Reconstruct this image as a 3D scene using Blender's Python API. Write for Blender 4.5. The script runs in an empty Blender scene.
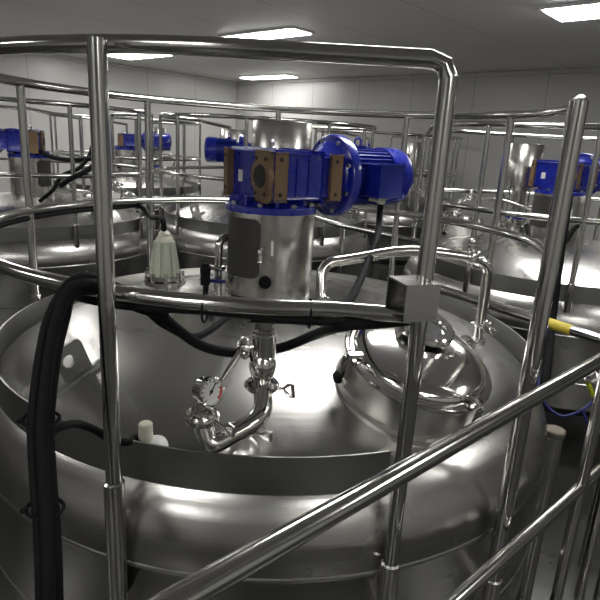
import bpy, bmesh, math, random
from mathutils import Vector, Matrix
random.seed(4)
PI = math.pi
S = bpy.context.scene
COL = S.collection
V = Vector

# ------------------------------------------------------------------ camera
F = 560.0
HC = 2.0                                   # eye height above the floor
_d = V((-115, 1976, F)).normalized()       # "down" seen by the camera (right, down, forward)
_z = -_d
_y = V((0, 0, 1)); _y = (_y - _z * _y.dot(_z)).normalized()
_x = _y.cross(_z)
_fw = V((_x[2], _y[2], _z[2]))              # the viewing direction in the world
def ray(px, py):
    v = V((px - 300, py - 300, F))
    return V((v.dot(_x), v.dot(_y), v.dot(_z)))
def at(px, py, h):                         # point h below eye level
    r = ray(px, py); r = r / (-r.z) * h
    return V((r.x, r.y, HC + r.z))
def atd(px, py, depth):
    r = ray(px, py) / F * depth
    return V((r.x, r.y, HC + r.z))
cd = bpy.data.cameras.new('camera'); cam = bpy.data.objects.new('camera', cd); COL.objects.link(cam)
M = Matrix(((_x[0], -_x[1], -_x[2]), (_y[0], -_y[1], -_y[2]), (_z[0], -_z[1], -_z[2]))).to_4x4()
M.translation = (0, 0, HC)
cam.matrix_world = M
cd.sensor_width = 36; cd.lens = F / 600 * 36; cd.clip_start = .02
S.camera = cam

# ------------------------------------------------------------------ materials
def mat(name, base, rough=.4, metal=0., aniso=0., noise=0., nscale=8., nstretch=(1, 1, 1), bump=0., coat=0., emit=0., spec=.5, trans=0.):
    m = bpy.data.materials.new(name); m.use_nodes = True
    nt = m.node_tree; b = nt.nodes['Principled BSDF']
    b.inputs['Base Color'].default_value = (*base, 1)
    b.inputs['Roughness'].default_value = rough
    b.inputs['Metallic'].default_value = metal
    b.inputs['Coat Weight'].default_value = coat
    b.inputs['Coat Roughness'].default_value = .12
    b.inputs['Specular IOR Level'].default_value = spec
    b.inputs['Transmission Weight'].default_value = trans
    if emit:
        b.inputs['Emission Color'].default_value = (1, .985, .955, 1)
        b.inputs['Emission Strength'].default_value = emit
    if aniso:
        b.inputs['Anisotropic'].default_value = aniso
        t = nt.nodes.new('ShaderNodeTangent'); t.direction_type = 'RADIAL'; t.axis = 'Z'
        nt.links.new(t.outputs[0], b.inputs['Tangent'])
    if noise or bump:
        tc = nt.nodes.new('ShaderNodeTexCoord'); mp = nt.nodes.new('ShaderNodeMapping')
        mp.inputs['Scale'].default_value = nstretch
        n = nt.nodes.new('ShaderNodeTexNoise'); n.inputs['Scale'].default_value = nscale; n.inputs['Detail'].default_value = 3
        nt.links.new(tc.outputs['Object'], mp.inputs[0]); nt.links.new(mp.outputs[0], n.inputs['Vector'])
        if noise:
            mr = nt.nodes.new('ShaderNodeMapRange')
            mr.inputs['From Min'].default_value = .0; mr.inputs['From Max'].default_value = 1.; mr.clamp = False
            mr.inputs['To Min'].default_value = max(.02, rough - noise); mr.inputs['To Max'].default_value = rough + noise
            nt.links.new(n.outputs['Fac'], mr.inputs[0]); nt.links.new(mr.outputs[0], b.inputs['Roughness'])
            mx = nt.nodes.new('ShaderNodeMix'); mx.data_type = 'RGBA'
            mx.inputs[6].default_value = (*[c * (1 - noise * .9) for c in base], 1)
            mx.inputs[7].default_value = (*[min(1, c * (1 + noise * .9)) for c in base], 1)
            nt.links.new(n.outputs['Fac'], mx.inputs[0]); nt.links.new(mx.outputs[2], b.inputs['Base Color'])
        if bump:
            bp = nt.nodes.new('ShaderNodeBump'); bp.inputs['Strength'].default_value = bump; bp.inputs['Distance'].default_value = .004
            nt.links.new(n.outputs['Fac'], bp.inputs['Height']); nt.links.new(bp.outputs[0], b.inputs['Normal'])
    return m
HEAD = mat('brushed_head_steel', (.42, .415, .40), .27, 1, aniso=.45, noise=.05, nscale=2.2)
SHELL = mat('satin_shell_steel', (.47, .465, .45), .25, 1, aniso=.3, noise=.06, nscale=6, nstretch=(1, 1, 3))
COLLAR = mat('dull_sheet_steel', (.28, .28, .27), .36, 1, noise=.08, nscale=4, nstretch=(1, 1, 4))
RAIL = mat('polished_tube_steel', (.53, .525, .505), .15, 1, noise=.04, nscale=9)
NECK = mat('satin_neck_steel', (.66, .65, .62), .34, 1, aniso=.4, noise=.05, nscale=5)
PIPE = mat('polished_pipe_steel', (.62, .61, .585), .15, 1, noise=.04, nscale=12)
MIRROR = mat('mirror_steel', (.74, .73, .71), .12, 1, noise=.02, nscale=5)
SATIN = mat('satin_column_steel', (.54, .53, .505), .24, 1, aniso=.5, noise=.06, nscale=3, nstretch=(1, 1, 14))
BLUE = mat('blue_gloss_paint', (.006, .015, .27), .28, 0, noise=.05, nscale=20, coat=.5, bump=.05)
BLUE2 = mat('dark_blue_paint', (.008, .02, .25), .38, 0, noise=.05, nscale=20, coat=.2)
BROWN = mat('bare_cast_iron', (.20, .128, .07), .5, .25, noise=.2, nscale=25, bump=.1)
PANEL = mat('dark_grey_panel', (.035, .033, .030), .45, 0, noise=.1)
DARK = mat('dark_cavity', (.012, .012, .012), .6, 0, noise=.1)
RUBBER = mat('black_cable_sheath', (.010, .010, .011), .6, 0, spec=.07, noise=.08, nscale=30)
CREAM = mat('cream_plastic', (.60, .59, .49), .4, 0, noise=.05)
LAMPGL = mat('pale_ribbed_glass', (.52, .55, .45), .22, 0, noise=.06, nscale=14, coat=.4)
WHITE = mat('white_enamel', (.75, .75, .73), .45, 0, noise=.03)
DIALM = mat('gauge_dial_white', (.72, .72, .70), .4, 0, noise=.02)
RED = mat('red_mark', (.55, .03, .02), .5, 0, noise=.03)
YELLOW = mat('yellow_tape', (.62, .50, .06), .5, 0, noise=.08, nscale=40)
YGREEN = mat('yellow_green_band', (.50, .55, .03), .5, 0, noise=.05)
BHOSE = mat('blue_air_hose', (.008, .014, .14), .4, 0, noise=.05)
GLASS = mat('dark_sight_glass', (.10, .105, .11), .04, 0, coat=1, noise=.01)
BROWNISH = mat('dull_cap_steel', (.16, .14, .11), .5, .6, noise=.1)
LIGHT = mat('light_diffuser', (.9, .9, .88), .5, 0, emit=24.)
IRONBOLT = mat('zinc_bolt', (.45, .45, .43), .35, 1, noise=.05)

def ring_brush(m, amt):                     # fine concentric brushing lines round the vertical axis
    nt = m.node_tree; b = nt.nodes['Principled BSDF']
    tc = nt.nodes.new('ShaderNodeTexCoord'); sp = nt.nodes.new('ShaderNodeSeparateXYZ'); nt.links.new(tc.outputs['Object'], sp.inputs[0])
    cx = nt.nodes.new('ShaderNodeCombineXYZ'); nt.links.new(sp.outputs[0], cx.inputs[0]); nt.links.new(sp.outputs[1], cx.inputs[1])
    ln = nt.nodes.new('ShaderNodeVectorMath'); ln.operation = 'LENGTH'; nt.links.new(cx.outputs[0], ln.inputs[0])
    c2 = nt.nodes.new('ShaderNodeCombineXYZ'); nt.links.new(ln.outputs['Value'], c2.inputs[0]); nt.links.new(sp.outputs[2], c2.inputs[1])
    n = nt.nodes.new('ShaderNodeTexNoise'); n.inputs['Scale'].default_value = 26; n.inputs['Detail'].default_value = 6; n.inputs['Roughness'].default_value = .65
    nt.links.new(c2.outputs[0], n.inputs['Vector'])
    bp = nt.nodes.new('ShaderNodeBump'); bp.inputs['Strength'].default_value = amt; bp.inputs['Distance'].default_value = .01
    nt.links.new(n.outputs['Fac'], bp.inputs['Height']); nt.links.new(bp.outputs[0], b.inputs['Normal'])
ring_brush(HEAD, .07); ring_brush(SHELL, .05)
def panel_mat(name, base, rough, pitch, axis):
    m = mat(name, base, rough, 0, noise=.03, nscale=1.5)
    nt = m.node_tree; b = nt.nodes['Principled BSDF']
    tc = nt.nodes.new('ShaderNodeTexCoord'); sp = nt.nodes.new('ShaderNodeSeparateXYZ')
    nt.links.new(tc.outputs['Object'], sp.inputs[0])
    mm = nt.nodes.new('ShaderNodeMath'); mm.operation = 'PINGPONG'; mm.inputs[1].default_value = pitch / 2
    nt.links.new(sp.outputs[axis], mm.inputs[0])
    gt = nt.nodes.new('ShaderNodeMath'); gt.operation = 'LESS_THAN'; gt.inputs[1].default_value = .006
    nt.links.new(mm.outputs[0], gt.inputs[0])
    mx = nt.nodes.new('ShaderNodeMix'); mx.data_type = 'RGBA'
    old = b.inputs['Base Color'].links[0].from_socket
    nt.links.new(old, mx.inputs[6]); mx.inputs[7].default_value = (*[c * .55 for c in base], 1)
    nt.links.new(gt.outputs[0], mx.inputs[0]); nt.links.new(mx.outputs[2], b.inputs['Base Color'])
    return m
WALL = panel_mat('wall_panels', (.47, .465, .45), .34, 1.15, 0)
CEIL = panel_mat('ceiling_panels', (.70, .69, .67), .5, 1.15, 0)
FLOOR = mat('grey_epoxy_floor', (.035, .035, .033), .3, 0, noise=.08, nscale=3)

# ------------------------------------------------------------------ mesh helpers
def frame(axis, hint=V((0, 0, 1))):
    a = V(axis).normalized()
    if abs(a.dot(hint)) > .98: hint = V((0, 1, 0)) if abs(a.y) < .9 else V((1, 0, 0))
    x = hint.cross(a).normalized(); y = a.cross(x)
    return x, y, a                          # y lies close to the hint
def wloc(o):
    p = V((0, 0, 0))
    while o: p = p + o.location; o = o.parent
    return p
def smooth_path(pts, k=8, closed=False):
    pts = [V(p) for p in pts]; n = len(pts); out = []
    rng = range(n if closed else n - 1)
    for i in rng:
        if closed: p0, p1, p2, p3 = pts[i - 1], pts[i], pts[(i + 1) % n], pts[(i + 2) % n]
        else:
            p1, p2 = pts[i], pts[i + 1]
            p0 = pts[i - 1] if i else p1 * 2 - p2
            p3 = pts[i + 2] if i + 2 < n else p2 * 2 - p1
        for j in range(k):
            t = j / k; t2 = t * t; t3 = t2 * t
            out.append(.5 * ((2 * p1) + (p2 - p0) * t + (2 * p0 - 5 * p1 + 4 * p2 - p3) * t2 + (3 * p1 - p0 - 3 * p2 + p3) * t3))
    if not closed: out.append(pts[-1])
    return out
def bend_path(pts, rad, k=6):               # straight runs with filleted corners
    pts = [V(p) for p in pts]; out = [pts[0]]
    for i in range(1, len(pts) - 1):
        a, b, c = pts[i - 1], pts[i], pts[i + 1]
        u = (a - b); w = (c - b); r = min(rad, u.length * .48, w.length * .48)
        p, q = b + u.normalized() * r, b + w.normalized() * r
        for j in range(k + 1):
            t = j / k; out.append(p * (1 - t) ** 2 + b * 2 * t * (1 - t) + q * t * t)
    out.append(pts[-1]); return out
class MB:
    def __init__(s): s.bm = bmesh.new()
    def _ring(s, c, x, y, r, n): return [s.bm.verts.new(c + x * (r * math.cos(2 * PI * i / n)) + y * (r * math.sin(2 * PI * i / n))) for i in range(n)]
    def _skin(s, A, B):
        n = len(A)
        for i in range(n): s.bm.faces.new((A[i], A[(i + 1) % n], B[(i + 1) % n], B[i]))
    def box(s, c, size, ax=None, bev=0.):
        x, y, z = ax if ax else (V((1, 0, 0)), V((0, 1, 0)), V((0, 0, 1)))
        r = bmesh.ops.create_cube(s.bm, size=1)
        vs = r['verts']
        for v in vs: v.co = V(c) + x * (v.co.x * size[0]) + y * (v.co.y * size[1]) + z * (v.co.z * size[2])
        if bev:
            es = list({e for v in vs for e in v.link_edges})
            bmesh.ops.bevel(s.bm, geom=es, offset=bev, segments=2, affect='EDGES', profile=.5)
        return s
    def lathe(s, prof, o, axis=(0, 0, 1), n=32, caps=True):
        x, y, a = frame(axis); o = V(o); prev = None; first = None
        for r, z in prof:
            R = s._ring(o + a * z, x, y, max(r, 1e-4), n)
            if prev: s._skin(prev, R)
            else: first = R
            prev = R
        if caps:
            s.bm.faces.new(first[::-1]); s.bm.faces.new(prev)
        return s
    def cyl(s, p0, p1, r0, r1=None, n=20):
        p0, p1 = V(p0), V(p1); return s.lathe([(r0, 0), (r0 if r1 is None else r1, (p1 - p0).length)], p0, p1 - p0, n)
    def disc(s, p0, p1, r, b=.004, n=28):    # cylinder with softened rims
        p0, p1 = V(p0), V(p1); L = (p1 - p0).length
        return s.lathe([(r - b, 0), (r, b), (r, L - b), (r - b, L)], p0, p1 - p0, n)
    def tube(s, pts, r, n=14, closed=False):
        pts = [V(p) for p in pts]; m = len(pts); rings = []
        t0 = (pts[1] - pts[0]).normalized(); x, y, _ = frame(t0); prevt = t0
        for i, p in enumerate(pts):
            if closed: t = (pts[(i + 1) % m] - pts[i - 1]).normalized()
            else: t = (pts[min(i + 1, m - 1)] - pts[max(i - 1, 0)]).normalized()
            q = prevt.rotation_difference(t); x = q @ x; y = q @ y; prevt = t
            rings.append(s._ring(p, x, y, r[i] if isinstance(r, (list, tuple)) else r, n))
        for i in range(m - 1): s._skin(rings[i], rings[i + 1])
        if closed: s._skin(rings[-1], rings[0])
        else: s.bm.faces.new(rings[0][::-1]); s.bm.faces.new(rings[-1])
        return s
    def prism(s, poly, o, x, y, d):          # extrude a 2D outline lying in (x, y) by the vector d
        o = V(o); A = [s.bm.verts.new(o + x * a + y * b) for a, b in poly]; B = [s.bm.verts.new(v.co + d) for v in A]
        s.bm.faces.new(A[::-1]); s.bm.faces.new(B); s._skin(A, B); return s
    def sphere(s, c, r, seg=20, sc=(1, 1, 1)):
        q = bmesh.ops.create_uvsphere(s.bm, u_segments=seg, v_segments=seg // 2, radius=r)
        for v in q['verts']: v.co = V(c) + V((v.co.x * sc[0], v.co.y * sc[1], v.co.z * sc[2]))
        return s
    def build(s, name, m, parent=None, angle=34):
        bmesh.ops.recalc_face_normals(s.bm, faces=s.bm.faces[:])
        off = wloc(parent) if parent else V((0, 0, 0))
        for v in s.bm.verts: v.co = v.co - off
        me = bpy.data.meshes.new(name); s.bm.to_mesh(me); s.bm.free()
        me.shade_smooth(); me.set_sharp_from_angle(angle=math.radians(angle))
        me.materials.append(m)
        o = bpy.data.objects.new(name, me); COL.objects.link(o); o.parent = parent
        return o
def tag(o, label, cat, group=None):
    o['label'] = label; o['category'] = cat
    if group: o['group'] = group
    return o
def thing(name, loc, label, cat, group=None):
    o = bpy.data.objects.new(name, None); o.empty_display_size = .1; COL.objects.link(o); o.location = V(loc)
    return tag(o, label, cat, group)
def struct(o):
    o['kind'] = 'structure'; return o
def copy_tree(o, parent=None):
    c = o.copy(); COL.objects.link(c); c.parent = parent
    for ch in list(o.children): copy_tree(ch, c)
    return c
def rot(v, a): return V((v.x * math.cos(a) - v.y * math.sin(a), v.x * math.sin(a) + v.y * math.cos(a), v.z))
C = V((-.11, 2.295, 0))                       # axis of the front tank
def dup(o, centre, a, label):                # the same thing on another tank
    c = copy_tree(o); c.location = V(centre) + rot(o.location - C, a); c.rotation_euler.z = a
    c['label'] = label; return c
def pol(r, az, z=0.): a = math.radians(az); return V((C.x + r * math.cos(a), C.y + r * math.sin(a), z))

# ------------------------------------------------------------------ room
corner = at(237, 82, -1.2); corner.z = 0
HT = 3.2
dl = V((-.67, -.74, 0)).normalized(); dr = V((.745, -.667, 0)).normalized()
def wall(name, p, d, L):
    n = V((d.y, -d.x, 0))
    o = bpy.data.objects.new(name, None)
    m = MB(); m.box((L / 2, 0, HT / 2), (L, .1, HT))
    o = m.build(name, WALL); o.location = p; o.rotation_euler.z = math.atan2(d.y, d.x)
    return struct(o)
nl = V((-dl.y, dl.x, 0)); nr = V((-dr.y, dr.x, 0))
if nl.dot(V((0, 0, 0)) - corner) > 0: nl = -nl
if nr.dot(V((0, 0, 0)) - corner) > 0: nr = -nr
wall('wall_left', corner + nl * .05, dl, 14.5)
wall('wall_right', corner + nr * .05, dr, 14.5)
e1 = corner + dl * 14.5; e2 = corner + dr * 14.5
wall('wall_rear', e1 - nl * .05, dr, 14.5); wall('wall_near', e2 - nr * .05, dl, 14.5)
mid = (e1 + e2) / 2
az = math.atan2(dr.y, dr.x)
for nm, z, m_ in (('floor', -.05, FLOOR), ('ceiling', HT + .05, CEIL)):
    o = MB().box((0, 0, 0), (14.7, 14.7, .1)).build(nm, m_); o.location = (mid.x, mid.y, z); o.rotation_euler.z = az; struct(o)
# angled trim where the walls meet the ceiling
for nm, d, nn in (('trim_1', dl, nl), ('trim_2', dr, nr)):
    p = corner - nn * .03
    o = MB().box((7.25, 0, HT - .03), (14.5, .05, .05)).build(nm, WALL); o.location = p; o.rotation_euler.z = math.atan2(d.y, d.x); struct(o)

# ceiling lights and added fill lights: rows parallel to the right-hand wall
def ceiling_light(p, label, L=1.2, W=.3, a=0.):
    t = thing('ceiling_light', (0, 0, 0), label, 'ceiling light', 'recessed ceiling lights')
    MB().box((0, 0, -.012), (L + .06, W + .06, .024)).box((0, 0, -.03), (.02, .02, .02)).build('frame', WHITE, t)
    MB().box((0, 0, -.030), (L, W, .012)).build('diffuser', LIGHT, t)
    t.location = (p[0], p[1], HT); t.rotation_euler.z = a
    return t
q = at(268, 76, -1.2)
lights = [
    ((q.x, q.y), 'long white ceiling light at the back near the wall corner', 1.3, .3, az),
    ((.50, 2.92), 'wide white ceiling light above the front mixing tank', 1.1, .5, .15),
    ((-3.0, 4.6), 'white ceiling light above the left mixing tank', 1.2, .2, az),
    ((2.5, 5.0), 'white ceiling light above the right mixing tank', 1.2, .45, az),
    ((-.6, 7.2), 'white ceiling light above the rear middle tank', 1.2, .3, az),
    ((-4.2, 7.0), 'added white fill light near the left wall, nearer one', 1.2, .45, az),  # added fixture, brightens the left wall
    ((-2.8, 9.6), 'added white fill light near the left wall, farther one', 1.2, .45, az),  # second added fixture for wall brightness
    ((1.7, -1.3), 'white ceiling light behind the viewer on the right side', 1.2, .3, .2),
    ((-4.4, 1.2), 'added unseen fill light far to the left of the viewer', 1.2, .45, az),  # unseen, added to light the left shoulder and near steel
    ((2.2, -3.6), 'added unseen fill light far behind the viewer on the right side', 1.2, .45, az),  # unseen, added so the rails reflect a brighter room
    ((-2.4, -3.4), 'added unseen fill light far behind the viewer on the left side', 1.2, .45, az),  # unseen partner, added to lift the dark rails and manway neck
    ((-1.6, -.9), 'white ceiling light behind the viewer on the left side', 1.2, .3, .2),
    ((3.4, 1.2), 'added unseen fill light far to the right of the viewer', 1.2, .4, az),  # unseen, added for more light on the right shoulder
]
for a_ in lights: ceiling_light(*a_)

# ------------------------------------------------------------------ mixing tank
APEX, RS, RK, RT = 1.40, 2.56, .97, 1.14
zs = lambda r: APEX - RS + math.sqrt(RS * RS - r * r)
sk = RK / RS; RHO = (RT - RK) / (1 - sk)
KC = (RK - RHO * sk, zs(RK) - RHO * math.sqrt(1 - sk * sk))
def head_z(r):
    return zs(r) if r <= RK else KC[1] + math.sqrt(max(0, RHO ** 2 - (r - KC[0]) ** 2))
def nrm(r, az): s = r / RS; a = math.radians(az); return V((s * math.cos(a), s * math.sin(a), math.sqrt(1 - s * s)))
def on_dome(px, py):
    r = ray(px, py).normalized(); o = V((0, 0, HC)); c = V((C.x, C.y, APEX - RS))
    b = r.dot(o - c); k = (o - c).length_squared - RS * RS; t = -b - math.sqrt(max(0, b * b - k)); return o + r * t
def rad_az(p): return math.hypot(p.x - C.x, p.y - C.y), math.degrees(math.atan2(p.y - C.y, p.x - C.x))
GT = 'identical mixing tanks'
tank = thing('mixing_tank', C, 'big domed stainless mixing tank in the foreground filling the lower picture', 'tank', GT)
prof = [(RK * i / 28, zs(RK * i / 28)) for i in range(29)]
a0 = math.asin(sk)
prof += [(KC[0] + RHO * math.sin(a0 + (PI / 2 - a0) * i / 16), KC[1] + RHO * math.cos(a0 + (PI / 2 - a0) * i / 16)) for i in range(1, 17)]
prof += [(RT, KC[1] - .03)]
MB().lathe([(r, z) for r, z in prof], C, n=128, caps=False).build('dished_head', HEAD, tank, 60)
MB().lathe([(.02, .28), (.6, .30), (1.0, .36), (RT, .46), (RT, .62), (RT + .004, .625), (RT + .004, .635), (RT, .64), (RT, KC[1] - .031), (RT + .003, KC[1] - .026), (RT + .003, KC[1] - .018), (RT, KC[1] - .012)], C, n=128, caps=False).build('shell', SHELL, tank)
for k in range(4):
    a = 45 + 90 * k; p = pol(.85, a)
    MB().cyl((p.x, p.y, .02), (p.x, p.y, .42), .06).disc((p.x, p.y, 0), (p.x, p.y, .03), .1).build('leg', SATIN, tank)
# low sheet collar round the head, open where the manway and the access gap are
RC, CT = 1.072, 1.245
c0, c1 = -70.0, -375.0
m = MB(); prev = None; N = 120
for i in range(N + 1):
    a = math.radians(c0 + (c1 - c0) * i / N)
    u = V((math.cos(a), math.sin(a), 0))
    ring = [m.bm.verts.new(V((C.x, C.y, 0)) + u * r + V((0, 0, z))) for r, z in ((RC, 1.125), (RC, CT), (RC - .006, CT), (RC - .006, 1.125))]
    if prev: m._skin(prev, ring)
    else: m.bm.faces.new(ring[::-1])
    prev = ring
m.bm.faces.new(prev); m.build('collar', COLLAR, tank)
# lifting lugs: an eye plate standing on a welded bar
def lug_at(p, q, back):
    p, q = V(p), V(q); tg = (q - p).normalized(); c = (p + q) / 2
    up = nrm(*rad_az(c)); up = (up - tg * up.dot(tg)).normalized(); out = tg.cross(up)
    if out.dot(V(back)) < 0: out = -out
    Lb = (q - p).length; Hp = .115; hw = Lb * .27; cx = Lb * .04
    m = MB(); m.box(c + up * .006, (Lb, .03, .016), (tg, out, up), .003)
    o2 = [(hw, 0), (hw, Hp - .02), (hw - .006, Hp - .006), (hw - .02, Hp), (-hw + .02, Hp), (-hw + .006, Hp - .006), (-hw, Hp - .02), (-hw, 0)]
    dense = []
    for a_, b_ in zip(o2, o2[1:] + o2[:1]):
        for k in range(3): dense.append((a_[0] + (b_[0] - a_[0]) * k / 3, a_[1] + (b_[1] - a_[1]) * k / 3))
    hc = (-.012, .062); L2 = []
    for off in (.004, .016):
        O = [m.bm.verts.new(c + tg * (cx + x_) + up * (y_ + .01) + out * off) for x_, y_ in dense]
        Hh = []
        for x_, y_ in dense:
            t = math.atan2(y_ - hc[1], x_ - hc[0]); Hh.append(m.bm.verts.new(c + tg * (cx + hc[0] + .021 * math.cos(t)) + up * (hc[1] + .021 * math.sin(t) + .01) + out * off))
        m._skin(O, Hh); L2.append((O, Hh))
    m._skin(L2[0][0], L2[1][0]); m._skin(L2[0][1], L2[1][1])
    return m.build('lifting_lug', COLLAR, tank)
g0, g1 = on_dome(55, 397), on_dome(103, 362)
for a in (0, 235):
    t = math.radians(a); r0, r1 = rot(g0 - C, t) + C, rot(g1 - C, t) + C
    lug_at(r0, r1, rot(V((-1, 1, 0)), t))

# manway on the front right slope
pm = V((.346, 1.625, 0)); rm, am = rad_az(pm)
nm_ = nrm(rm, am); pm.z = zs(rm)
mx, my, mz = frame(nm_)
RL = .217; LIFT = .016
pm0 = pm.copy(); pm = pm + mz * LIFT          # the rim stands above the dome
mn = MB().lathe([(RL - .003, -.16), (RL - .003, .084), (RL + .005, .086), (RL + .005, .094), (RL - .03, .094), (RL - .03, .0)], pm, mz, 72, caps=False)
mn.lathe([(RL + .012, -.05), (RL + .010, .004), (RL - .003, .010)], pm0, mz, 72, caps=False)
mn.build('manway_neck', NECK, tank)
lid = MB().lathe([(RL + .002, .0955), (RL + .002, .099), (RL + .010, .100), (RL + .013, .104), (RL + .011, .112), (RL - .002, .117)] + [((RL - .010) * math.cos(t), .117 + .060 * math.sin(t)) for t in [PI / 2 * i / 14 for i in range(0, 15)]], pm, mz, 72).build('manway_lid', MIRROR, tank)
az_l = math.radians(am)
# sight glass on the lid, towards the tank centre
inw = V((C.x, C.y, 0)) - V((pm.x, pm.y, 0)); inw = (inw - mz * inw.dot(mz)).normalized()
rgt = mz.cross(inw)
if rgt.x < 0: rgt = -rgt
sg = pm + inw * .035 + rgt * .020 + mz * .172
sgf = MB().lathe([(.056, -.03), (.056, .012), (.084, .014), (.088, .018), (.088, .038), (.083, .042), (.062, .042), (.056, .032), (.056, .02)], sg, mz, 48, caps=False).build('sight_glass_flange', MIRROR, lid)
MB().lathe([(.058, .02), (.055, .028), (.03, .031), (.002, .032)], sg, mz, 40).build('sight_glass', GLASS, lid)
# lid handle
hp = pm - inw * .075 + rgt * .035 + mz * .168
MB().tube(bend_path([hp - rgt * .016 + mz * -.01, hp - rgt * .016 + mz * .012, hp + rgt * .016 + mz * .012, hp + rgt * .016 + mz * -.012], .008), .005, 10).build('lid_handle', PIPE, lid)
# swing-bolt clamps round the rim
for k in range(4):
    ca = [math.radians(t) for t in (am - 104, am + 4, am + 95, am + 180)][k]
    d = V((math.cos(ca), math.sin(ca), 0)); d = (d - mz * d.dot(mz)).normalized(); tg = mz.cross(d)
    b = pm + d * (RL + .016)
    m = MB(); m.box(b + mz * .085 - d * .004, (.022, .014, .09), (tg, d, mz), .004)
    m.box(b - d * .022 + mz * .128, (.022, .055, .010), (tg, d, mz), .003)
    m.cyl(b + mz * .045 - tg * .026 + d * .008, b + mz * .045 + tg * .026 + d * .008, .009, n=12)
    m.tube([b + d * .010 + mz * .045, b + d * .020 + mz * .08, b + d * .016 + mz * .125], .007, 10)
    m.build('swing_clamp', PIPE, lid)
    MB().disc(b + mz * .030 + d * .012, b + mz * .056 + d * .022, .016, .004, 16).build('clamp_knob', RUBBER, lid)
hd = inw; b = pm + hd * (RL + .02)
MB().box(b + mz * .06, (.09, .05, .07), (rgt, hd, mz), .005).cyl(b + mz * .1 - rgt * .06, b + mz * .1 + rgt * .06, .012).build('lid_hinge', PIPE, lid)

# ------------------------------------------------------------------ gear drive
AX = V((C.x - .030, C.y, 0)); ZC = lambda h: HC - h
drive = thing('agitator_drive', (C.x, C.y, APEX), 'large blue gear motor on a steel column, nearest, on top of the front tank', 'gear motor', 'blue gear motors on the tanks')
RCOL = .181
# lantern tube with a rounded window on its left side
m = MB(); n_a, n_z = 240, 84; z0, z1 = APEX - .005, ZC(.275)
wa0, wa1, wz0, wz1, wr = -206., -97., ZC(.525), ZC(.293), .035
def inwin(a, z):
    x = (a - (wa0 + wa1) / 2) * PI / 180 * RCOL; hx = (wa1 - wa0) / 2 * PI / 180 * RCOL
    y = z - (wz0 + wz1) / 2; hy = (wz1 - wz0) / 2
    qx, qy = abs(x) - hx + wr, abs(y) - hy + wr
    return math.hypot(max(qx, 0), max(qy, 0)) + min(max(qx, qy), 0) - wr < 0
grid = {}
def gv(i, j, rr, key):
    k_ = (i % n_a, j, key)
    if k_ not in grid:
        a = math.radians(-360 * (i % n_a) / n_a); grid[k_] = m.bm.verts.new((AX.x + rr * math.cos(a), AX.y + rr * math.sin(a), z0 + (z1 - z0) * j / n_z))
    return grid[k_]
open_ = {(i, j): inwin(-360 * (i + .5) / n_a, z0 + (z1 - z0) * (j + .5) / n_z) for i in range(n_a) for j in range(n_z)}
for (i, j), w in open_.items():
    if w: continue
    for rr, key in ((RCOL, 0), (RCOL - .008, 1)):
        m.bm.faces.new((gv(i, j, rr, key), gv(i + 1, j, rr, key), gv(i + 1, j + 1, rr, key), gv(i, j + 1, rr, key)))
    for (di, dj, e) in ((1, 0, ((1, 0), (1, 1))), (-1, 0, ((0, 0), (0, 1))), (0, 1, ((0, 1), (1, 1))), (0, -1, ((0, 0), (1, 0)))):
        nb = ((i + di) % n_a, j + dj)
        if nb in open_ and not open_[nb]: continue
        a_, b_ = e
        m.bm.faces.new((gv(i + a_[0], j + a_[1], RCOL, 0), gv(i + b_[0], j + b_[1], RCOL, 0), gv(i + b_[0], j + b_[1], RCOL - .008, 1), gv(i + a_[0], j + a_[1], RCOL - .008, 1)))
lantern = m.build('lantern_column', SATIN, drive)
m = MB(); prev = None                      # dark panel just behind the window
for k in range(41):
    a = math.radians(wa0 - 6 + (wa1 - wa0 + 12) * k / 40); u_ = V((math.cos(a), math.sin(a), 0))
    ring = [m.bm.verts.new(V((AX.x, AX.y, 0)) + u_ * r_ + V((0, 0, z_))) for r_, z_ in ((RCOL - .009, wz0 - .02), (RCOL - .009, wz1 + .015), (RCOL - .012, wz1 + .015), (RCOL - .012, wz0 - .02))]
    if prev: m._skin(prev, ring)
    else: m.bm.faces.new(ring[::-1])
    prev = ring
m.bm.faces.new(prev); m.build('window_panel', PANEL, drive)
pk = V((-.030,0,0)) + pol(RCOL, -90, ZC(.535)); d = V((0, -1, 0))
MB().disc(pk - d * .01, pk + d * .014, .025, .006, 24).disc(pk + d * .012, pk + d * .022, .017, .004, 8).build('black_plug', RUBBER, drive)
pk = V((-.030,0,0)) + pol(RCOL, -96, ZC(.43)); d = V((math.cos(math.radians(-104)), math.sin(math.radians(-104)), 0))
MB().box(pk + d * .004, (.018, .014, .05), (V((-d.y, d.x, 0)), d, V((0, 0, 1))), .003).disc(pk + d * .008 + V((0, 0, .012)), pk + d * .02 + V((0, 0, .012)), .008, .002, 10).build('window_latch', PIPE, drive)
pk = V((-.030,0,0)) + pol(RCOL, -83, ZC(.40)); d = V((math.cos(math.radians(-83)), math.sin(math.radians(-83)), 0))
MB().box(pk, (.010, .004, .058), (V((-d.y, d.x, 0)), d, V((0, 0, 1))), .001).build('label_strip', WHITE, drive)
# blue mounting flange and neck
mf = MB().lathe([(.177, ZC(.277)), (.184, ZC(.275)), (.184, ZC(.252)), (.178, ZC(.248)), (.13, ZC(.246)), (.118, ZC(.235)), (.112, ZC(.215))], AX, n=64)
for k in range(8):
    a = k * PI / 4 + .2; u = V((math.cos(a), math.sin(a), 0)); mf.box(AX + u * .135 + V((0, 0, ZC(.236))), (.06, .014, .035), (u, V((-u.y, u.x, 0)), V((0, 0, 1))), .002)
mf = mf.build('mounting_flange', BLUE, drive)
for k in range(8):
    a = k * PI / 4 + .6; p = AX + V((.166 * math.cos(a), .166 * math.sin(a), ZC(.25))); MB().disc(p, p + V((0, 0, .014)), .012, .002, 6).build('bolt', IRONBOLT, mf)
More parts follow.
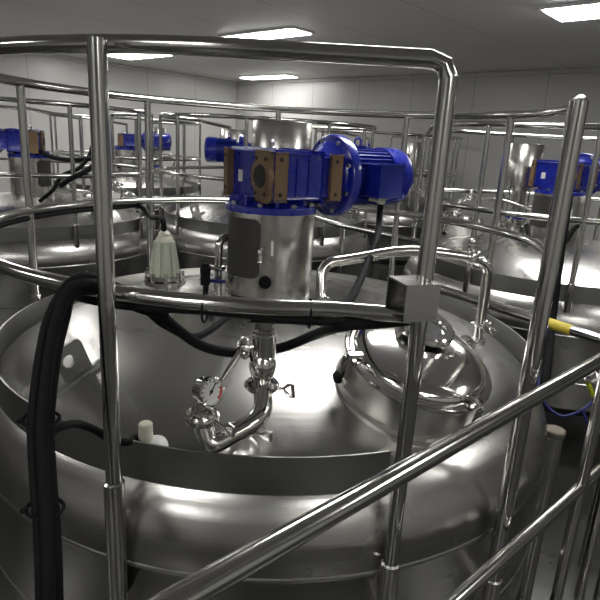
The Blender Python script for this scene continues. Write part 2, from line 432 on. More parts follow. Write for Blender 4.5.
# gearbox, its long axis u points to the motor, n points to the camera side
ga = math.radians(35); U = V((math.cos(ga), math.sin(ga), 0)); Nn = V((math.sin(ga), -math.cos(ga), 0)); Zv = V((0, 0, 1))
zt, zb = ZC(.048), ZC(.222); zm = (zt + zb) / 2; hz_ = zt - zb
def G(u, n, z=0.): return AX + U * u + Nn * n + V((0, 0, z))
def gbox(m, u0, u1, n0, n1, za, zb_, bev=.006): return m.box(G((u0 + u1) / 2, (n0 + n1) / 2, (za + zb_) / 2), (u1 - u0, n1 - n0, zb_ - za), (U, Nn, Zv), bev)
m = MB()
gbox(m, -.085, .14, -.17, .142, zb, zt, .014)
gbox(m, .13, .245, -.13, .13, zb + .012, zt - .008, .012)
gbox(m, -.06, .12, -.13, .10, zt - .01, zt + .012, .006)
for uu in (.02, .075): gbox(m, uu, uu + .008, .138, .147, zb + .02, zt - .02, .002)
for uu in (.155,): gbox(m, uu, uu + .008, .126, .136, zb + .03, zt - .03, .002)
m.disc(G(-.09, -.02, zm), G(-.08, -.02, zm), .06, .003)
m.lathe([(.09, .26), (.105, .275), (.135, .312), (.16, .318)], G(-.04, 0, zm), U, 40)
gear = m.build('gearbox', BLUE, drive)
m = MB(); gbox(m, -.106, -.084, .045, .146, zb - .008, zt + .006, .004); m.disc(G(-.108, .085, zm), G(-.084, .085, zm), .072, .004, 40)
pf = m.build('machined_face', BROWN, gear)
MB().disc(G(-.112, .085, zm), G(-.09, .085, zm), .044, .003, 32).build('bore', DARK, gear)
m = MB(); gbox(m, -.084, -.025, .14, .152, zb - .006, zt + .004, .003); m.build('machined_face', BROWN, gear)
m = MB(); gbox(m, .185, .24, .128, .146, zb - .002, zt + .004, .003); m.build('machined_face', BROWN, gear)
m = MB(); gbox(m, -.115, -.04, -.196, -.17, zb - .01, zt + .006, .004); m.build('machined_face', BROWN, gear)
def hole(p, d): MB().disc(p, p + d * .003, .008, .001, 14).build('bolt_hole', DARK, gear)
for (u_, n_, dd) in ((-.108, .125, -U), (-.108, .057, -U)):
    for zz in (zt - .022, zb + .022): hole(G(u_, n_, zz), dd)
for u_ in (-.055, .212):
    nn_ = .152 if u_ < 0 else .146
    for zz in (zt - .022, zb + .022): hole(G(u_, nn_, zz), Nn)
for zz in (zt - .022, zb + .022): hole(G(-.115, -.183, zz), -U)
MB().box(G(-.087, -.105, zm - .012), (.004, .030, .045), (U, Nn, Zv), .001).build('name_plate', WHITE, gear)
m = MB(); m.disc(G(-.02, .02, zt + .01), G(-.02, .02, zt + .022), .018, .003, 8); m.cyl(G(-.02, .02, zt + .02), G(-.02, .02, zt + .036), .010, n=12); m.sphere(G(-.02, .02, zt + .038), .011, 12)
m.build('breather_plug', PIPE, gear)
# motor flange
m = MB(); m.lathe([(.158, .318), (.168, .322), (.172, .328), (.172, .362), (.166, .368), (.11, .37)], G(-.04, 0, zm), U, 64)
m.lathe([(.10, .28), (.135, .305), (.15, .320)], G(-.04, 0, zm), U, 48)
mfl = m.build('motor_flange', BLUE, drive)
for k in range(8):
    a = k * PI / 4 + .35; p = G(0.278, 0, zm) + Nn * (.150 * math.cos(a)) + Zv * (.150 * math.sin(a)); MB().disc(p - U * .010, p + U * .005, .010, .002, 6).build('bolt', IRONBOLT, mfl)
# finned motor body
m = MB(); m.lathe([(.085, .365), (.104, .375), (.104, .60), (.09, .61)], G(-.04, 0, zm), U, 48)
for k in range(36):
    a = 2 * PI * k / 36; rd = Nn * math.cos(a) + Zv * math.sin(a); tg = U.cross(rd)
    m.box(G(0.455, 0, zm) + rd * .112, (.20, .004, .022), (U, tg, rd))
m.box(G(0.430, 0, zm + .118), (.05, .05, .02), (U, Nn, Zv), .004)
body = m.build('motor_body', BLUE2, drive)
MB().tube([G(0.430, 0, zm + .145) + U * (.018 * math.cos(t)) + Zv * (.018 * math.sin(t)) for t in [2 * PI * i / 16 for i in range(16)]], .005, 8, True).build('lifting_eye', BLUE2, body)
m = MB(); m.lathe([(.118, .595), (.129, .60), (.129, .685), (.123, .705), (.106, .716), (.05, .72)], G(-.04, 0, zm), U, 48)
fan = m.build('fan_cover', BLUE, drive)
m = MB()
for r_ in (.03, .055, .08): m.tube([G(.681 - (.003 if r_ > .07 else 0), 0, zm) + Nn * (r_ * math.cos(t)) + Zv * (r_ * math.sin(t)) for t in [2 * PI * i / 32 for i in range(32)]], .0035, 6, True)
m.build('fan_grille', DARK, fan)
MB().box(G(0.610, .083, zm - .088), (.03, .003, .018), (U, (Nn - Zv).normalized(), (Nn + Zv).normalized())).build('warning_sticker', RED, fan)
m = MB(); m.box(G(0.460, .15, zm - .005), (.125, .075, .13), (U, Nn, Zv), .008); m.box(G(0.460, .195, zm - .005), (.132, .014, .138), (U, Nn, Zv), .004); m.box(G(0.460, .11, zm - .005), (.09, .03, .10), (U, Nn, Zv), .004)
tb = m.build('terminal_box', BLUE2, drive)
m = MB(); m.disc(G(0.460, .15, zm - .072), G(0.460, .15, zm - .088), .022, .003, 6); m.disc(G(0.460, .15, zm - .088), G(0.460, .15, zm - .105), .018, .003, 16)
m.build('cable_gland', CREAM, tb)
MB().box(G(0.430, .15, zm - .083), (.03, .05, .016), (U, Nn, Zv), .003).build('gland_plate', CREAM, tb)

# ------------------------------------------------------------------ stainless covered mixer behind the gear drive
pc = V((C.x - .02, C.y + .46, 0)); zc = head_z(.5)
mixer = thing('mixer_motor_cover', (pc.x, pc.y, zc), 'tall shiny stainless cylinder cover directly behind the nearest blue gear motor', 'motor cover', 'stainless cylinder covers on the tanks')
m = MB(); m.lathe([(.115, 1.74), (.142, 1.745), (.142, 2.078), (.138, 2.084), (.02, 2.087)], pc, n=56); m.build('cover', SATIN, mixer)
m = MB(); m.lathe([(.10, 1.42), (.10, 1.45), (.06, 1.455), (.06, 1.70), (.10, 1.705), (.10, 1.738)], pc, n=40)
for k in range(4):
    a = k * PI / 2 + .5; m.cyl((pc.x + .085 * math.cos(a), pc.y + .085 * math.sin(a), 1.44), (pc.x + .085 * math.cos(a), pc.y + .085 * math.sin(a), 1.71), .009, n=10)
m.lathe([(.12, 1.35), (.12, 1.42), (.115, 1.425)], pc, n=40)
m.build('stand', PIPE, mixer)
MB().lathe([(.062, 1.47), (.078, 1.475), (.078, 1.50), (.062, 1.505)], pc, n=32, caps=False).build('blue_seal_ring', BLUE, mixer)

# ------------------------------------------------------------------ guard rail
RR = 1.10; TZ = HC + .170; MZ = HC - .359; TR = .0190
guard = thing('guard_rail', (C.x, C.y, 1.13), 'polished steel tube guard rail curving round the front tank, nearest the viewer', 'guard rail', 'tubular guard rails on the tanks')
def on_ring(px, py, R):                   # nearest point of a circle round the tank, seen in image column px
    r = ray(px, py); d = V((r.x, r.y, 0)).normalized(); b = d.dot(V((C.x, C.y, 0))); k = C.x ** 2 + C.y ** 2 - R * R
    return d * (b - math.sqrt(b * b - k))
Mp = on_ring(422, 300, 1.163); Rp = V((0, 0, 0)); Mp.z = 0; Rp = on_ring(549, 268, 1.12); Rp = Rp.normalized() * 1.50 if rad_az(Rp.normalized() * 1.50)[0] > 1.16 else on_ring(549, 268, 1.165)
a_m = rad_az(Mp)[1]; a_s = -21.0
def ring_pts(z, dip=0.):
    pts = [pol(1.10, a_m - 4 - (360 - abs(a_m) - 4 + a_s + 2 * 0) * 0, z)]
    pts = []
    start, end = a_m - 3, a_s - 360
    n = 90
    for i in range(n + 1):
        a = start + (end - start) * i / n
        r = RR + (.02 if False else 0)
        if a < -360 + 10: r = RR - (RR - 1.03) * min(1, ((-350 - a) / 31))
        pts.append(pol(r, a, z))
    return pts
t_ = ring_pts(TZ); b0 = V((Mp.x, Mp.y, TZ)); b1 = V((Rp.x, Rp.y, TZ - .058))
def endpt(p, z): return V((p.x, p.y, z))
path = [endpt(Mp, TZ - .08), endpt(Mp, TZ - .035), endpt(Mp, TZ - .01) + (t_[2] - endpt(Mp, TZ)).normalized() * .012, endpt(Mp, TZ) + (t_[2] - endpt(Mp, TZ)).normalized() * .04] + t_[3:]
last = t_[-1]
path += smooth_path([last + (endpt(Rp, TZ) - last) * .12 + V((.012, 0, 0)), last + (b1 - last) * .4, b1], 8)
MB().tube(path, TR, 16).build('top_rail', RAIL, guard)
mp_ = ring_pts(MZ)
last = mp_[-1]; b1 = endpt(Rp, MZ)
path = [endpt(Mp, MZ)] + mp_[2:] + smooth_path([last + (b1 - last) * .12 + V((.012, 0, 0)), last + (b1 - last) * .45, b1], 8)
MB().tube(path, TR, 16).build('mid_rail', RAIL, guard)
def post(p, top, bot, r=TR, s0=None, s1=None, bracket=None):
    m = MB(); m.tube([endpt(p, bot), endpt(p, bot + .4), endpt(p, top)], r, 18)
    o = m.build('post', RAIL, guard)
    s0 = bot - .02 if s0 is None else s0; s1 = bot + .16 if s1 is None else s1
    MB().lathe([(r + .003, s0), (r + .006, s0 + .01), (r + .006, s1), (r + .001, s1 + .005)], endpt(p, 0), n=20, caps=False).build('post_sleeve', SATIN, o)
    if bracket:
        rd = (V((p.x, p.y, 0)) - V((C.x, C.y, 0))); q_ = rd.length; rd.normalize()
        MB().box(V((C.x, C.y, bracket)) + rd * ((q_ + RT) / 2 - .015), (abs(q_ - RT) + .03, .05, .09), (rd, V((-rd.y, rd.x, 0)), Zv), .003).build('bracket', SATIN, o)
    return o
post(on_ring(106.5, 291, 1.165), TZ, .70, TR, .74, 1.185, .82)
post(Mp, TZ - .03, .70, TR, .74, .98, .82)
print('Rp', Rp, rad_az(Rp)); post(Rp, TZ - .045, .60, TR + .0025, .62, .80, .74)
for a in (172.5, 133.0, 94.0, 55.0, 21.5, -140.0, -165.0): 
    if a == -140.0 or a == -165.0: continue
    post(pol(RR, a), TZ, 1.10, TR - .002)
post(pol(RR, -150), TZ, 1.10)
# sheet steel box where the mid rail meets the middle post
bx = at(412, 296, .345); tg = V((math.cos(math.radians(a_m + 90)), math.sin(math.radians(a_m + 90)), 0)); ot = V((tg.y, -tg.x, 0))
m = MB(); L, W, H_, t = .080, .084, .078, .004
cb = V((Mp.x, Mp.y, MZ + .042)) - tg * .026
m.box(cb + Zv * (H_ / 2), (L, W, t), (tg, ot, Zv)); m.box(cb - Zv * (H_ / 2), (L, W, t), (tg, ot, Zv))
m.box(cb + ot * (W / 2), (L, t, H_), (tg, ot, Zv)); m.box(cb - ot * (W / 2), (L, t, H_), (tg, ot, Zv)); m.box(cb + tg * (L / 2), (t, W, H_), (tg, ot, Zv))
box = tag(m.build('sheet_metal_box', SHELL), 'small shiny sheet steel box on the middle rail post above the manway lid', 'box')

# ------------------------------------------------------------------ foreground stair handrail
A = at(400, 474, .57); B = at(600, 360.5, .57); dirr = (B - A).normalized()
hand = thing('stair_handrail', (B.x, B.y, 0), 'thick polished handrail slanting across the lower right foreground', 'handrail')
pB = B + dirr * .08
MB().tube([A - dirr * .75, A, B, B + dirr * .6], .0195, 18).build('upper_rail', RAIL, hand)
MB().tube([pB - dirr * 1.5 - V((0, 0, .46)), pB + dirr * .6 - V((0, 0, .46))], .0185, 16).build('lower_rail', RAIL, hand)
for q_ in (0, .55): MB().cyl(V((pB.x, pB.y, 0)) + dirr * q_, pB + dirr * q_, .0185).disc(V((pB.x, pB.y, 0)) + dirr * q_, V((pB.x, pB.y, .012)) + dirr * q_, .06).build('post', RAIL, hand)
pA = A - dirr * .70
MB().cyl((pA.x, pA.y, 0), pA, .0185).disc((pA.x, pA.y, 0), (pA.x, pA.y, .012), .06).build('post', RAIL, hand)

# ------------------------------------------------------------------ pipework on the front tank
def clamp(m, p, axis, r, t=.012):
    a = V(axis).normalized(); p = V(p)
    m.lathe([(r * 1.0, -t), (r * 1.55, -t * .8), (r * 1.75, -t * .3), (r * 1.75, t * .3), (r * 1.55, t * .8), (r * 1.0, t)], p, a, 28, caps=False)
def wing(m, p, d, L=.05, s=.016):
    d = V(d).normalized(); x, y, _ = frame(d); p = V(p)
    m.cyl(p, p + d * L * .55, .005, n=10); q = p + d * L * .5
    m.tube([q, q + d * .02 + y * s, q + d * .032 + y * s, q + d * .032 - y * s, q + d * .02 - y * s], .006, 8, True)
PR = .026
D0 = (on_dome(240, 446) - V((0, 0, HC))).dot(_fw) - .03
vt, vb = atd(265, 312, D0), atd(265, 396, D0)
vb = V((vt.x, vt.y, vb.z))
nz = on_dome(239, 449)
sv = thing('sampling_pipe', nz, 'bent polished pipe with round valve body and clamp fittings on the front dome', 'pipe')
m = MB(); m.cyl(vt, vb + V((0, 0, .18)), PR)
m.lathe([(PR, .0), (PR + .004, .005), (PR + .004, .06), (PR, .065)], vb + Zv * .10, n=28, caps=False)
m.disc(vt - Zv * .002, vt + Zv * .01, PR + .002, .003)
m.cyl(vb + Zv * .02, vb + Zv * .2, PR - .003)
vp = m.build('riser_pipe', PIPE, sv)
m = MB(); m.lathe([(.022, .02), (.030, .03), (.036, .05), (.037, .066), (.034, .08), (.028, .09), (.033, .095), (.033, .15), (.029, .155)], vb, n=32)
vbdy = m.build('valve_body', MIRROR, sv)
sd = V((-.93, -.3, .0)).normalized(); sp_ = vb + Zv * .115
m = MB(); m.cyl(sp_, sp_ + sd * .05, .014); clamp(m, sp_ + sd * .052, sd, .018, .010); m.disc(sp_ + sd * .06, sp_ + sd * .068, .022)
m.build('side_port', MIRROR, vbdy)
e_ = atd(222, 380, D0 - .03); MB().cyl(sp_ + sd * .06 - Zv * .008, e_, .009, .006, 14).build('lever_rod', SATIN, vbdy)
m = MB(); clamp(m, vb + Zv * .004, Zv, .0275, .013); wing(m, vb + V((.036, -.012, .004)), V((.85, -.5, .1))); clampo = m.build('clamp', PIPE, sv)
pe = [vb + Zv * .01, atd(264.5, 417, D0 - .02), atd(209, 447, D0 - .06), atd(202, 419, D0 - .06)]
MB().tube(bend_path(pe, .062, 10), PR - .001, 22).build('elbow_pipe', PIPE, sv)
fl = pe[-1]
m = MB(); clamp(m, fl + Zv * .006, Zv, .025, .016); wing(m, fl + V((.034, -.02, .008)), V((.8, -.55, -.1)), .06, .012)
m.disc(fl + Zv * .018, fl + Zv * .026, .03, .003); m.build('clamp', PIPE, sv)
# nozzle under the pipe
m = MB(); nn_ = V((0, -.25, 1)).normalized(); jt = atd(240, 434, D0 - .03)
m.cyl(nz - Zv * .03, V((nz.x, nz.y, jt.z)), .022); m.lathe([(.058, 0), (.05, .022), (.034, .04), (.024, .048)], nz - Zv * .012, Zv, 32)
clamp(m, nz + Zv * .055, Zv, .022, .012); wing(m, nz + V((.032, -.01, .058)), V((.9, -.4, .05)), .05, .011); m.build('nozzle', NECK, sv)
# pressure gauge on the flange
gn = V((.72, -.66, .18)).normalized(); gc = atd(209, 391, D0 - .06)
gauge = thing('pressure_gauge', fl + Zv * .026, 'round pressure gauge with a white dial on the bent pipe', 'gauge')
gx, gy, _ = frame(gn); K = .86
m = MB(); m.lathe([(.026, -.028), (.034, -.024), (.035, .0), (.038, .002), (.038, .013), (.034, .016), (.032, .012), (.032, .008)], gc, gn, 40, caps=False); m.lathe([(.001, -.029), (.027, -.028)], gc, gn, 40, caps=False); gcase = m.build('case', MIRROR, gauge)
dial = MB().disc(gc + gn * .004, gc + gn * .009, .0325, .001, 40).build('dial', DIALM, gauge)
m = MB()
for k in range(11):
    t = math.radians(225 - 27 * k); d = gx * -math.cos(t) + gy * math.sin(t); m.box(gc + gn * .0095 + d * .027, (.007, .0022, .001), (d, gn.cross(d), gn))
dkm = m.build('dial_mark_set', DARK, dial)
m = MB()
for k in range(5):
    t = math.radians(225 - 27 * 10 + 12 * k); d = gx * math.cos(t) + gy * math.sin(t); m.box(gc + gn * .0095 + d * .0295, (.0035, .007, .001), (d, gn.cross(d), gn))
m.build('red_mark', RED, dial)
d = (gx * .6 + gy * .7).normalized(); MB().box(gc + gn * .0105 + d * .008, (.037, .0028, .0015), (d, gn.cross(d), gn)).disc(gc + gn * .009, gc + gn * .012, .005, .001, 12).build('pointer', DARK, dial)
MB().cyl(fl + Zv * .02, V((gc.x, gc.y, gc.z - .030)) - gn * .008, .009).disc(fl + Zv * .026, fl + Zv * .04, .014, .002, 6).build('stem', PIPE, gauge)

# cleaning pipe: up from the dome, clamp valve, run to the left and a U bend back to the dome
PD = 2.12
b0 = on_dome(478, 341); tp = V((b0.x, b0.y, HC - .44))
for _ in range(30):
    pass
k0 = V((b0.x + .045, b0.y - .005, 0))
r1 = atd(488, 265, PD + .02)
cip = thing('cleaning_pipe', b0, 'slim steel pipe rising beside the manway with a hairpin bend behind the column', 'pipe', 'cleaning pipes on the tanks')
pts = [b0 - Zv * .03, b0 + (r1 - b0) * .5, r1 + V((.005, 0, .0)), atd(470, 257, PD), atd(437, 252, PD), atd(400, 250, PD), atd(352, 259, PD), atd(322, 263, PD - .01), atd(321, 303, PD - .02), atd(345, 306, PD - .02), atd(392, 318, PD - .05)]
MB().tube(bend_path(pts, .095, 8), .0205, 16).build('pipe_run', PIPE, cip)
m = MB(); cv = atd(470, 257, PD); ca = (pts[3] - pts[4]).normalized(); clamp(m, cv, ca, .017, .012); clamp(m, cv + ca * .03, ca, .017, .010)
m.cyl(cv + Zv * .01, cv + Zv * .05, .008); m.disc(cv + Zv * .03, cv + Zv * .05, .014, .003, 10); m.sphere(cv + Zv * .058, .014, 12)
m.cyl(cv - Zv * .02, cv - Zv * .045, .006); m.disc(cv + V((.0, -.02, 0)), cv + V((0, -.045, 0)), .009, .002, 8)
m.build('clamp_valve', MIRROR, cip)
m = MB(); ca = (pts[2] - pts[0]).normalized(); q_ = b0 + ca * .085; clamp(m, q_, ca, .017, .011); wing(m, q_ + V((.02, -.02, 0)), V((.3, -.9, -.3)), .045, .011); m.cyl(q_ - V((.04, 0, 0)), q_ + V((.04, 0, 0)), .006)
m.build('clamp', MIRROR, cip)
MB().lathe([(.034, -.01), (.03, .012), (.02, .02)], b0, nrm(*rad_az(b0)), 24).build('nozzle', MIRROR, cip)

# inspection lamp behind on the left
lb = on_dome(165, 292)
lamp = thing('inspection_lamp', lb, 'pale ribbed cone shaped lamp on a bolted flange behind the front guard rail', 'lamp')
lz = lambda py: 0
dep = (lb - V((0, 0, HC))).dot(_z * 0 + V((0, 0, 0))) if False else None
def hgt(px, py, p):                      # height on the vertical through p seen at image row py
    lo, hi = 0., 3.
    r = ray(px, py); return HC + r.z * (math.hypot(p.x, p.y) / math.hypot(r.x, r.y))
z_f, z_b, z_t, z_n = hgt(165, 279, lb), hgt(165, 274, lb), hgt(164, 241, lb), hgt(161, 233, lb)
MB().lathe([(.062, lb.z - .03), (.062, z_f - .02), (.085, z_f - .018), (.085, z_f), (.05, z_f + .002), (.08, z_f + .006), (.08, z_b), (.05, z_b + .002)], (lb.x, lb.y, 0), n=40).build('flange', SATIN, lamp)
for k in range(8): a = k * PI / 4 + .3; p = V((lb.x + .073 * math.cos(a), lb.y + .073 * math.sin(a), 0)); MB().disc(p + Zv * (z_f - .03), p + Zv * (z_b + .015), .008, .002, 6).build('bolt', IRONBOLT, lamp)
m = MB(); prev = None; n = 64
for j in range(9):
    f = j / 8; z = z_b + (z_t - z_b) * f; r0 = .058 * (1 - f) + .038 * f
    R = [m.bm.verts.new((lb.x + (r0 + (.006 if (i // 2) % 4 else -.004)) * math.cos(2 * PI * i / n), lb.y + (r0 + (.006 if (i // 2) % 4 else -.004)) * math.sin(2 * PI * i / n), z)) for i in range(n)]
    if prev: m._skin(prev, R)
    else: m.bm.faces.new(R[::-1])
    prev = R
m.bm.faces.new(prev); m.build('lamp_housing', LAMPGL, lamp)
MB().lathe([(.038, z_t - .005), (.034, z_t + .012), (.026, z_t + .02), (.024, z_n), (.012, z_n + .012)], (lb.x, lb.y, 0), n=24).build('cable_gland', CREAM, lamp)

# small vent valve with a black handle and blue lever
vb_ = on_dome(218, 291)
vv = thing('vent_valve', vb_, 'small curved pipe with a blue lever and black handle left of the column', 'valve')
dv = 2.42
tpz = hgt(222, 240, vb_)
MB().tube(bend_path([vb_ - Zv * .02, V((vb_.x, vb_.y, tpz)), V((vb_.x + .045, vb_.y + .06, tpz + .012))], .04), .016, 14).build('curved_pipe', PIPE, vv)
m = MB(); clamp(m, V((vb_.x, vb_.y, hgt(222, 268, vb_))), Zv, .017, .01); m.sphere(V((vb_.x - .03, vb_.y - .02, hgt(222, 267, vb_))), .013, 10); m.build('clamp', PIPE, vv)
z_ = hgt(216, 279, vb_); MB().box((vb_.x + .0, vb_.y - .035, z_), (.07, .016, .014), None, .004).build('lever', BHOSE, vv)
bh = on_dome(205, 298)
zt_ = hgt(205, 263, bh)
hk = thing('black_hose_end', bh, 'short black plug stub standing on the dome left of the column', 'plug')
MB().tube(smooth_path([bh - Zv * .01, V((bh.x + .003, bh.y, bh.z + .06)), V((bh.x, bh.y, zt_ - .06))], 6), .011, 12).build('stub', RUBBER, hk)
MB().lathe([(.013, zt_ - .09), (.019, zt_ - .085), (.021, zt_ - .02), (.014, zt_ - .012), (.013, zt_)], (bh.x, bh.y, 0), n=16).build('cap', RUBBER, hk)

# white sensor by the collar
sb = on_dome(155, 447)
sen = thing('level_sensor', sb, 'cream plastic sensor cap on a white round base just inside the front collar', 'sensor')
MB().lathe([(.036, -.01), (.034, .008), (.024, .020), (.010, .026)], sb, nrm(*rad_az(sb)), 32).build('base', WHITE, sen)
s2 = on_dome(146, 447); zz = s2.z
MB().lathe([(.02, zz - .02), (.02, zz + .012), (.014, zz + .016), (.014, zz + .03)], (s2.x, s2.y, 0), n=20).build('stem', PIPE, sen)
MB().lathe([(.018, zz + .024), (.0195, zz + .028), (.0195, zz + .04), (.0185, zz + .043), (.0185, zz + .068), (.015, zz + .072)], (s2.x, s2.y, 0), n=24).build('cap', CREAM, sen)

# ------------------------------------------------------------------ cables
def cable(name, pts, r, label, k=8, m_=RUBBER, cat='cable'):
    return tag(MB().tube(smooth_path(pts, k), r, 12).build(name, m_), label, cat)
ringp = lambda a, dz=0., r=RR: pol(r, a, MZ + dz)
# bundle: under the near rail, over it and down outside the tank on the left
bun = thing('cable_bundle', atd(44, 522, 1.12), 'thick bundle of black cables dropping over the rail on the left', 'cable bundle')
base_pts = [(165, 309, 1.40), (138, 302, 1.37), (116, 292, 1.335), (100, 285, 1.30), (84, 283, 1.27), (68, 292, 1.25), (56, 318, 1.23), (49, 350, 1.21), (44, 390, 1.19), (41, 430, 1.17), (43, 480, 1.15), (46, 530, 1.13), (48, 600, 1.11), (48, 680, 1.09)]
for k, (dx, dd) in enumerate(((-7, .0), (1, -.018), (8, .006), (3, .03))):
    pts = []
    for i, (px, py, dp) in enumerate(base_pts):
        w = .55 + .15 * math.sin(i * 1.3 + k * 2) if i < 5 else 1 + .12 * math.sin(i * .9 + k * 1.7)
        oy = 0
        if i < 6: ox, oy = dx * .3, dx * (.8 if i < 5 else .5)
        else: ox = dx * w
        pts.append(atd(px + ox, py + oy, dp + dd))
    MB().tube(smooth_path(pts, 7), .0128, 12).build('cable', RUBBER, bun)
for px, py, dp in ((41, 419, 1.175), (45, 508, 1.14)):
    c_ = atd(px, py, dp); ct = [c_ + V((.037 * math.cos(t), .028 * math.sin(t), .004 * math.sin(t))) for t in [2 * PI * i / 24 for i in range(24)]]
    MB().tube(ct, .004, 6, True).box(c_ + V((-.037, -.012, 0)), (.012, .01, .008)).build('cable_tie', RUBBER, bun)
# cables strapped under the near rail
un = thing('strapped_cables', ringp(-92, -.04), 'black cables strapped under the near guard rail below the column', 'cable bundle')
for k, (dz, dr_) in enumerate(((-.027, -.010), (-.024, -.034))):
    MB().tube([ringp(-116 + i * 1.0, dz - .006 * math.sin(i * .22 + k), RR + dr_) for i in range(46)], .0105, 10).build('cable', RUBBER, un)
for a in (-95.4, -83.0):
    c_ = ringp(a, -.014); rd = V((math.cos(math.radians(a)), math.sin(math.radians(a)), 0))
    MB().tube([c_ + rd * (.028 * math.cos(t) - .008) + Zv * (.033 * math.sin(t)) for t in [2 * PI * i / 20 for i in range(20)]], .003, 6, True).build('cable_tie', RUBBER, un)
cable('sagging_cable', [atd(118, 292, 1.36), atd(150, 306, 1.40), atd(178, 330, 1.45), atd(205, 347, 1.5), atd(240, 353, 1.55), atd(280, 348, 1.6), atd(312, 336, 1.55), ringp(-79, -.040), ringp(-74, -.034), ringp(-70, -.03)], .014, 'black cable sagging in a loop below the near rail, over the dome')
cable('sagging_cable', [atd(112, 292, 1.37), atd(145, 309, 1.43), atd(165, 325, 1.48), atd(195, 337, 1.6), atd(222, 322, 1.75), atd(238, 309, 1.95), atd(246, 303, 2.1)], .011, 'thinner black cable branching behind the sagging loop towards the column base')
gl = G(.46, .15, zm - .10)
cable('motor_cable', [gl + Zv * .01, gl - Zv * .05, atd(377, 238, 2.2), atd(368, 262, 2.08), atd(357, 287, 1.85), atd(348, 302, 1.6), ringp(-80, -.030, 1.06), ringp(-85, -.034, 1.07), ringp(-90, -.034, 1.07)], .0135, 'black cable hanging from the terminal box of the nearest blue motor')
cable('sensor_cable', [atd(50, 432, 1.19), atd(62, 426, 1.24), atd(78, 424, 1.34), atd(95, 430, 1.40), atd(112, 440, 1.42), atd(128, 442, 1.42), s2 + V((-.03, .01, .022)), s2 + V((0, 0, .022))], .010, 'black cable from the bundle to the cream sensor cap')
cable('lamp_cable', [ringp(210, -.02), ringp(190, -.028), ringp(172, -.03), ringp(155, -.03), ringp(142, -.03), ringp(136, -.03), atd(150, 217, 2.9), V((lb.x - .012, lb.y, z_n + .06)), V((lb.x, lb.y, z_n + .005))], .011, 'black cable running along the left rail down to the ribbed lamp')

# ------------------------------------------------------------------ the other tanks
def ctr(px, py, h, extra=0.):
    p = at(px, py, h); p.z = 0; return p
def centre(px, depth):
    p = atd(px, 150, depth); p.z = 0; return p
tanks = [
    ('left', centre(27, 5.1), math.radians(158), 'on the left of the picture', 'the left tank'),
    ('right', centre(571, 4.2), math.radians(4), 'at the right edge', 'the right tank'),
    ('rear', centre(268, 5.9), math.radians(150), 'behind the nearest gear motor', 'the rear middle tank'),
    ('far', centre(128, 8.7), math.radians(-25), 'far back on the left', 'the far left tank'),
    ('farright', centre(386, 8.6), math.radians(150), 'far back right of the nearest motor', 'the far right tank'),
]
for key, c, a, where, nm in tanks:
    dup(tank, c, {'left': math.radians(100), 'right': math.radians(200), 'rear': math.radians(120), 'far': math.radians(150), 'farright': math.radians(130)}[key], f'domed stainless mixing tank {where}, partly hidden by rails')
    dup(drive, c, a, f'blue gear motor on its steel column on {nm}')
    dup(guard, c, {'left': math.radians(140), 'right': math.radians(198), 'rear': math.radians(170), 'far': math.radians(160), 'farright': math.radians(150)}[key], f'tubular steel guard rail circling {nm}')
    dup(mixer, c, {'left': math.radians(100), 'right': math.radians(20), 'rear': math.radians(58), 'far': math.radians(-60), 'farright': math.radians(-80)}[key], f'stainless cylinder cover standing on {nm}')
    dup(cip, c, {'left': math.radians(80), 'right': math.radians(150), 'rear': math.radians(120), 'far': math.radians(60), 'farright': math.radians(90)}[key], f'slim steel cleaning pipe with hairpin bend on {nm}')
L_ = tanks[0][1]; R_ = tanks[1][1]

# cables of the neighbours
def rel(c, r, az_, z): a = math.radians(az_); return V((c.x + r * math.cos(a), c.y + r * math.sin(a), z))
cable('motor_cable', [atd(41, 152, 5.0), atd(52, 157, 4.8), atd(72, 160, 4.6), atd(97, 159, 4.4), atd(88, 170, 4.3), atd(72, 178, 4.2), atd(60, 186, 4.2)], .02, 'black cable reaching right from the left tank gear motor')
cable('motor_cable', [atd(92, 147, 4.6), atd(88, 158, 4.5), atd(78, 169, 4.4), atd(62, 176, 4.4), atd(53, 190, 4.6), atd(40, 201, 4.7)], .016, 'second black cable curling over the rail of the left tank')
cable('motor_cable', [atd(527, 225, 3.9), atd(530, 240, 3.8), atd(540, 249, 3.7), atd(554, 249, 3.65), atd(566, 241, 3.6), atd(575, 228, 3.6), atd(588, 222, 3.6)], .016, 'black cable looping in front of the right tank column')

# straight pipes between the tanks
P0, P1 = at(425, 284, .82), at(640, 352, .82)
pr = thing('connecting_pipe', V((P0.x, P0.y, P0.z)), 'straight steel pipe with yellow tape between the front and right tanks', 'pipe')
MB().tube([P0, P1], .026, 16).build('pipe_run', RAIL, pr)
q0, q1 = at(553, 322, .82), at(573, 330.3, .82); du = (P1 - P0).normalized()
q0 = P0 + du * (q0 - P0).dot(du); q1 = P0 + du * (q1 - P0).dot(du)
MB().cyl(q0, q1, .0275).build('yellow_tape', YELLOW, pr)
for t in (.02, .97):
    p = P0 + (P1 - P0) * t; MB().cyl((p.x, p.y, 0), p, .018).build('support', RAIL, pr)
a_, b_, c_ = at(313, 217, .6), at(343, 226, .6), at(425, 243, .6)
pv = thing('pipe_frame', b_ - Zv * (b_.z), 'angled steel tube frame beyond the front tank below the blue motor', 'pipe frame')
MB().tube([a_, b_], .02, 12).build('tube_run', RAIL, pv); MB().tube([b_, c_], .02, 12).build('tube_run', RAIL, pv)
for p in (a_, b_, c_): MB().cyl((p.x, p.y, 0), p, .018).build('support', RAIL, pv)

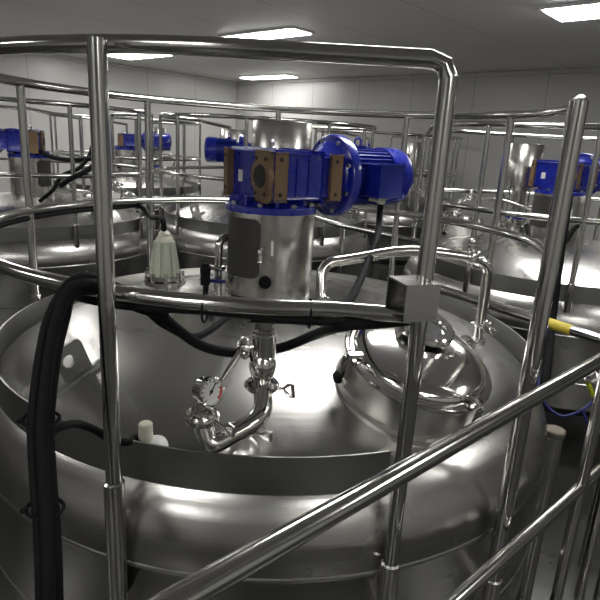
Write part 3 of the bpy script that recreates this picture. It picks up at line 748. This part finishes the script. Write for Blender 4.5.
# things on the right
sp = at(555, 429, 1.02); sp.z = 0
stub = thing('capped_pipe', sp, 'upright grey capped pipe beside the front tank at lower right', 'pipe')
zc_ = HC - 1.02
MB().lathe([(.037, 0), (.037, zc_ - .02)], sp, n=28).build('tube', SHELL, stub)
MB().lathe([(.037, zc_ - .022), (.041, zc_ - .02), (.041, zc_ - .004), (.037, zc_), (.02, zc_ + .002)], sp, n=28).build('cap', BROWNISH, stub)
kz = zc_ - .05
MB().cyl(V((sp.x - .02, sp.y, kz)), V((sp.x - .065, sp.y - .03, kz)), .010).sphere(V((sp.x - .065, sp.y - .03, kz)), .022, 14).build('side_knob', PIPE, stub)
hp0 = [atd(569, 195, 2.98), atd(563, 235, 3.0), atd(557, 280, 3.02), atd(551, 330, 3.02), atd(546, 375, 2.66), atd(538, 420, 2.64), atd(522, 480, 2.62), atd(508, 560, 2.6)]
cable('black_hose', hp0, .022, 'thick black hose hanging behind the right rail post', m_=RUBBER, cat='hose')
cable('air_hose', [atd(548, 325, 2.5), atd(541, 350, 2.48), atd(538, 372, 2.45), atd(540, 392, 2.4), atd(548, 407, 2.35), atd(562, 416, 2.3), atd(578, 412, 2.28), atd(590, 404, 2.28), atd(596, 396, 2.3)], .0055, 'thin blue air hose looping at the right behind the handrail', m_=BHOSE, cat='hose')
cable('air_hose', [atd(583, 411, 2.27), atd(587, 422, 2.27), atd(594, 428, 2.3), atd(604, 432, 2.35), atd(620, 440, 2.4)], .006, 'short blue air hose tail below the yellow banded valve', m_=BHOSE, cat='hose')
vl = atd(596, 388, 2.3)
pva = thing('pneumatic_valve', vl - Zv * .1, 'steel valve with a yellow green band at the right edge', 'valve')
dvv = V((.55, .2, -.8)).normalized(); 
MB().disc(vl - dvv * .07, vl - dvv * .01, .030, .004).disc(vl - dvv * .10, vl - dvv * .07, .022, .003).disc(vl + dvv * .02, vl + dvv * .06, .034, .004).cyl(vl - dvv * .01, vl + dvv * .3, .02).build('valve_body', NECK, pva)
MB().box(vl + V((-.026, -.018, .002)), (.018, .02, .07), (V((-dvv.z, 0, dvv.x)).normalized(), V((0, 1, 0)), dvv), .004).build('yellow_band', YGREEN, pva)
MB().cyl(V((vl.x, vl.y, 0)) + V((dvv.x * .3, dvv.y * .3, 0)), vl + dvv * .3, .022).build('stand_pipe', PIPE, pva)

# ------------------------------------------------------------------ world and view
w = bpy.data.worlds.new('world'); S.world = w; w.use_nodes = True
w.node_tree.nodes['Background'].inputs[0].default_value = (.9, .93, 1, 1); w.node_tree.nodes['Background'].inputs[1].default_value = .0
S.view_settings.view_transform = 'Standard'; S.view_settings.look = 'None'; S.view_settings.exposure = 0.22
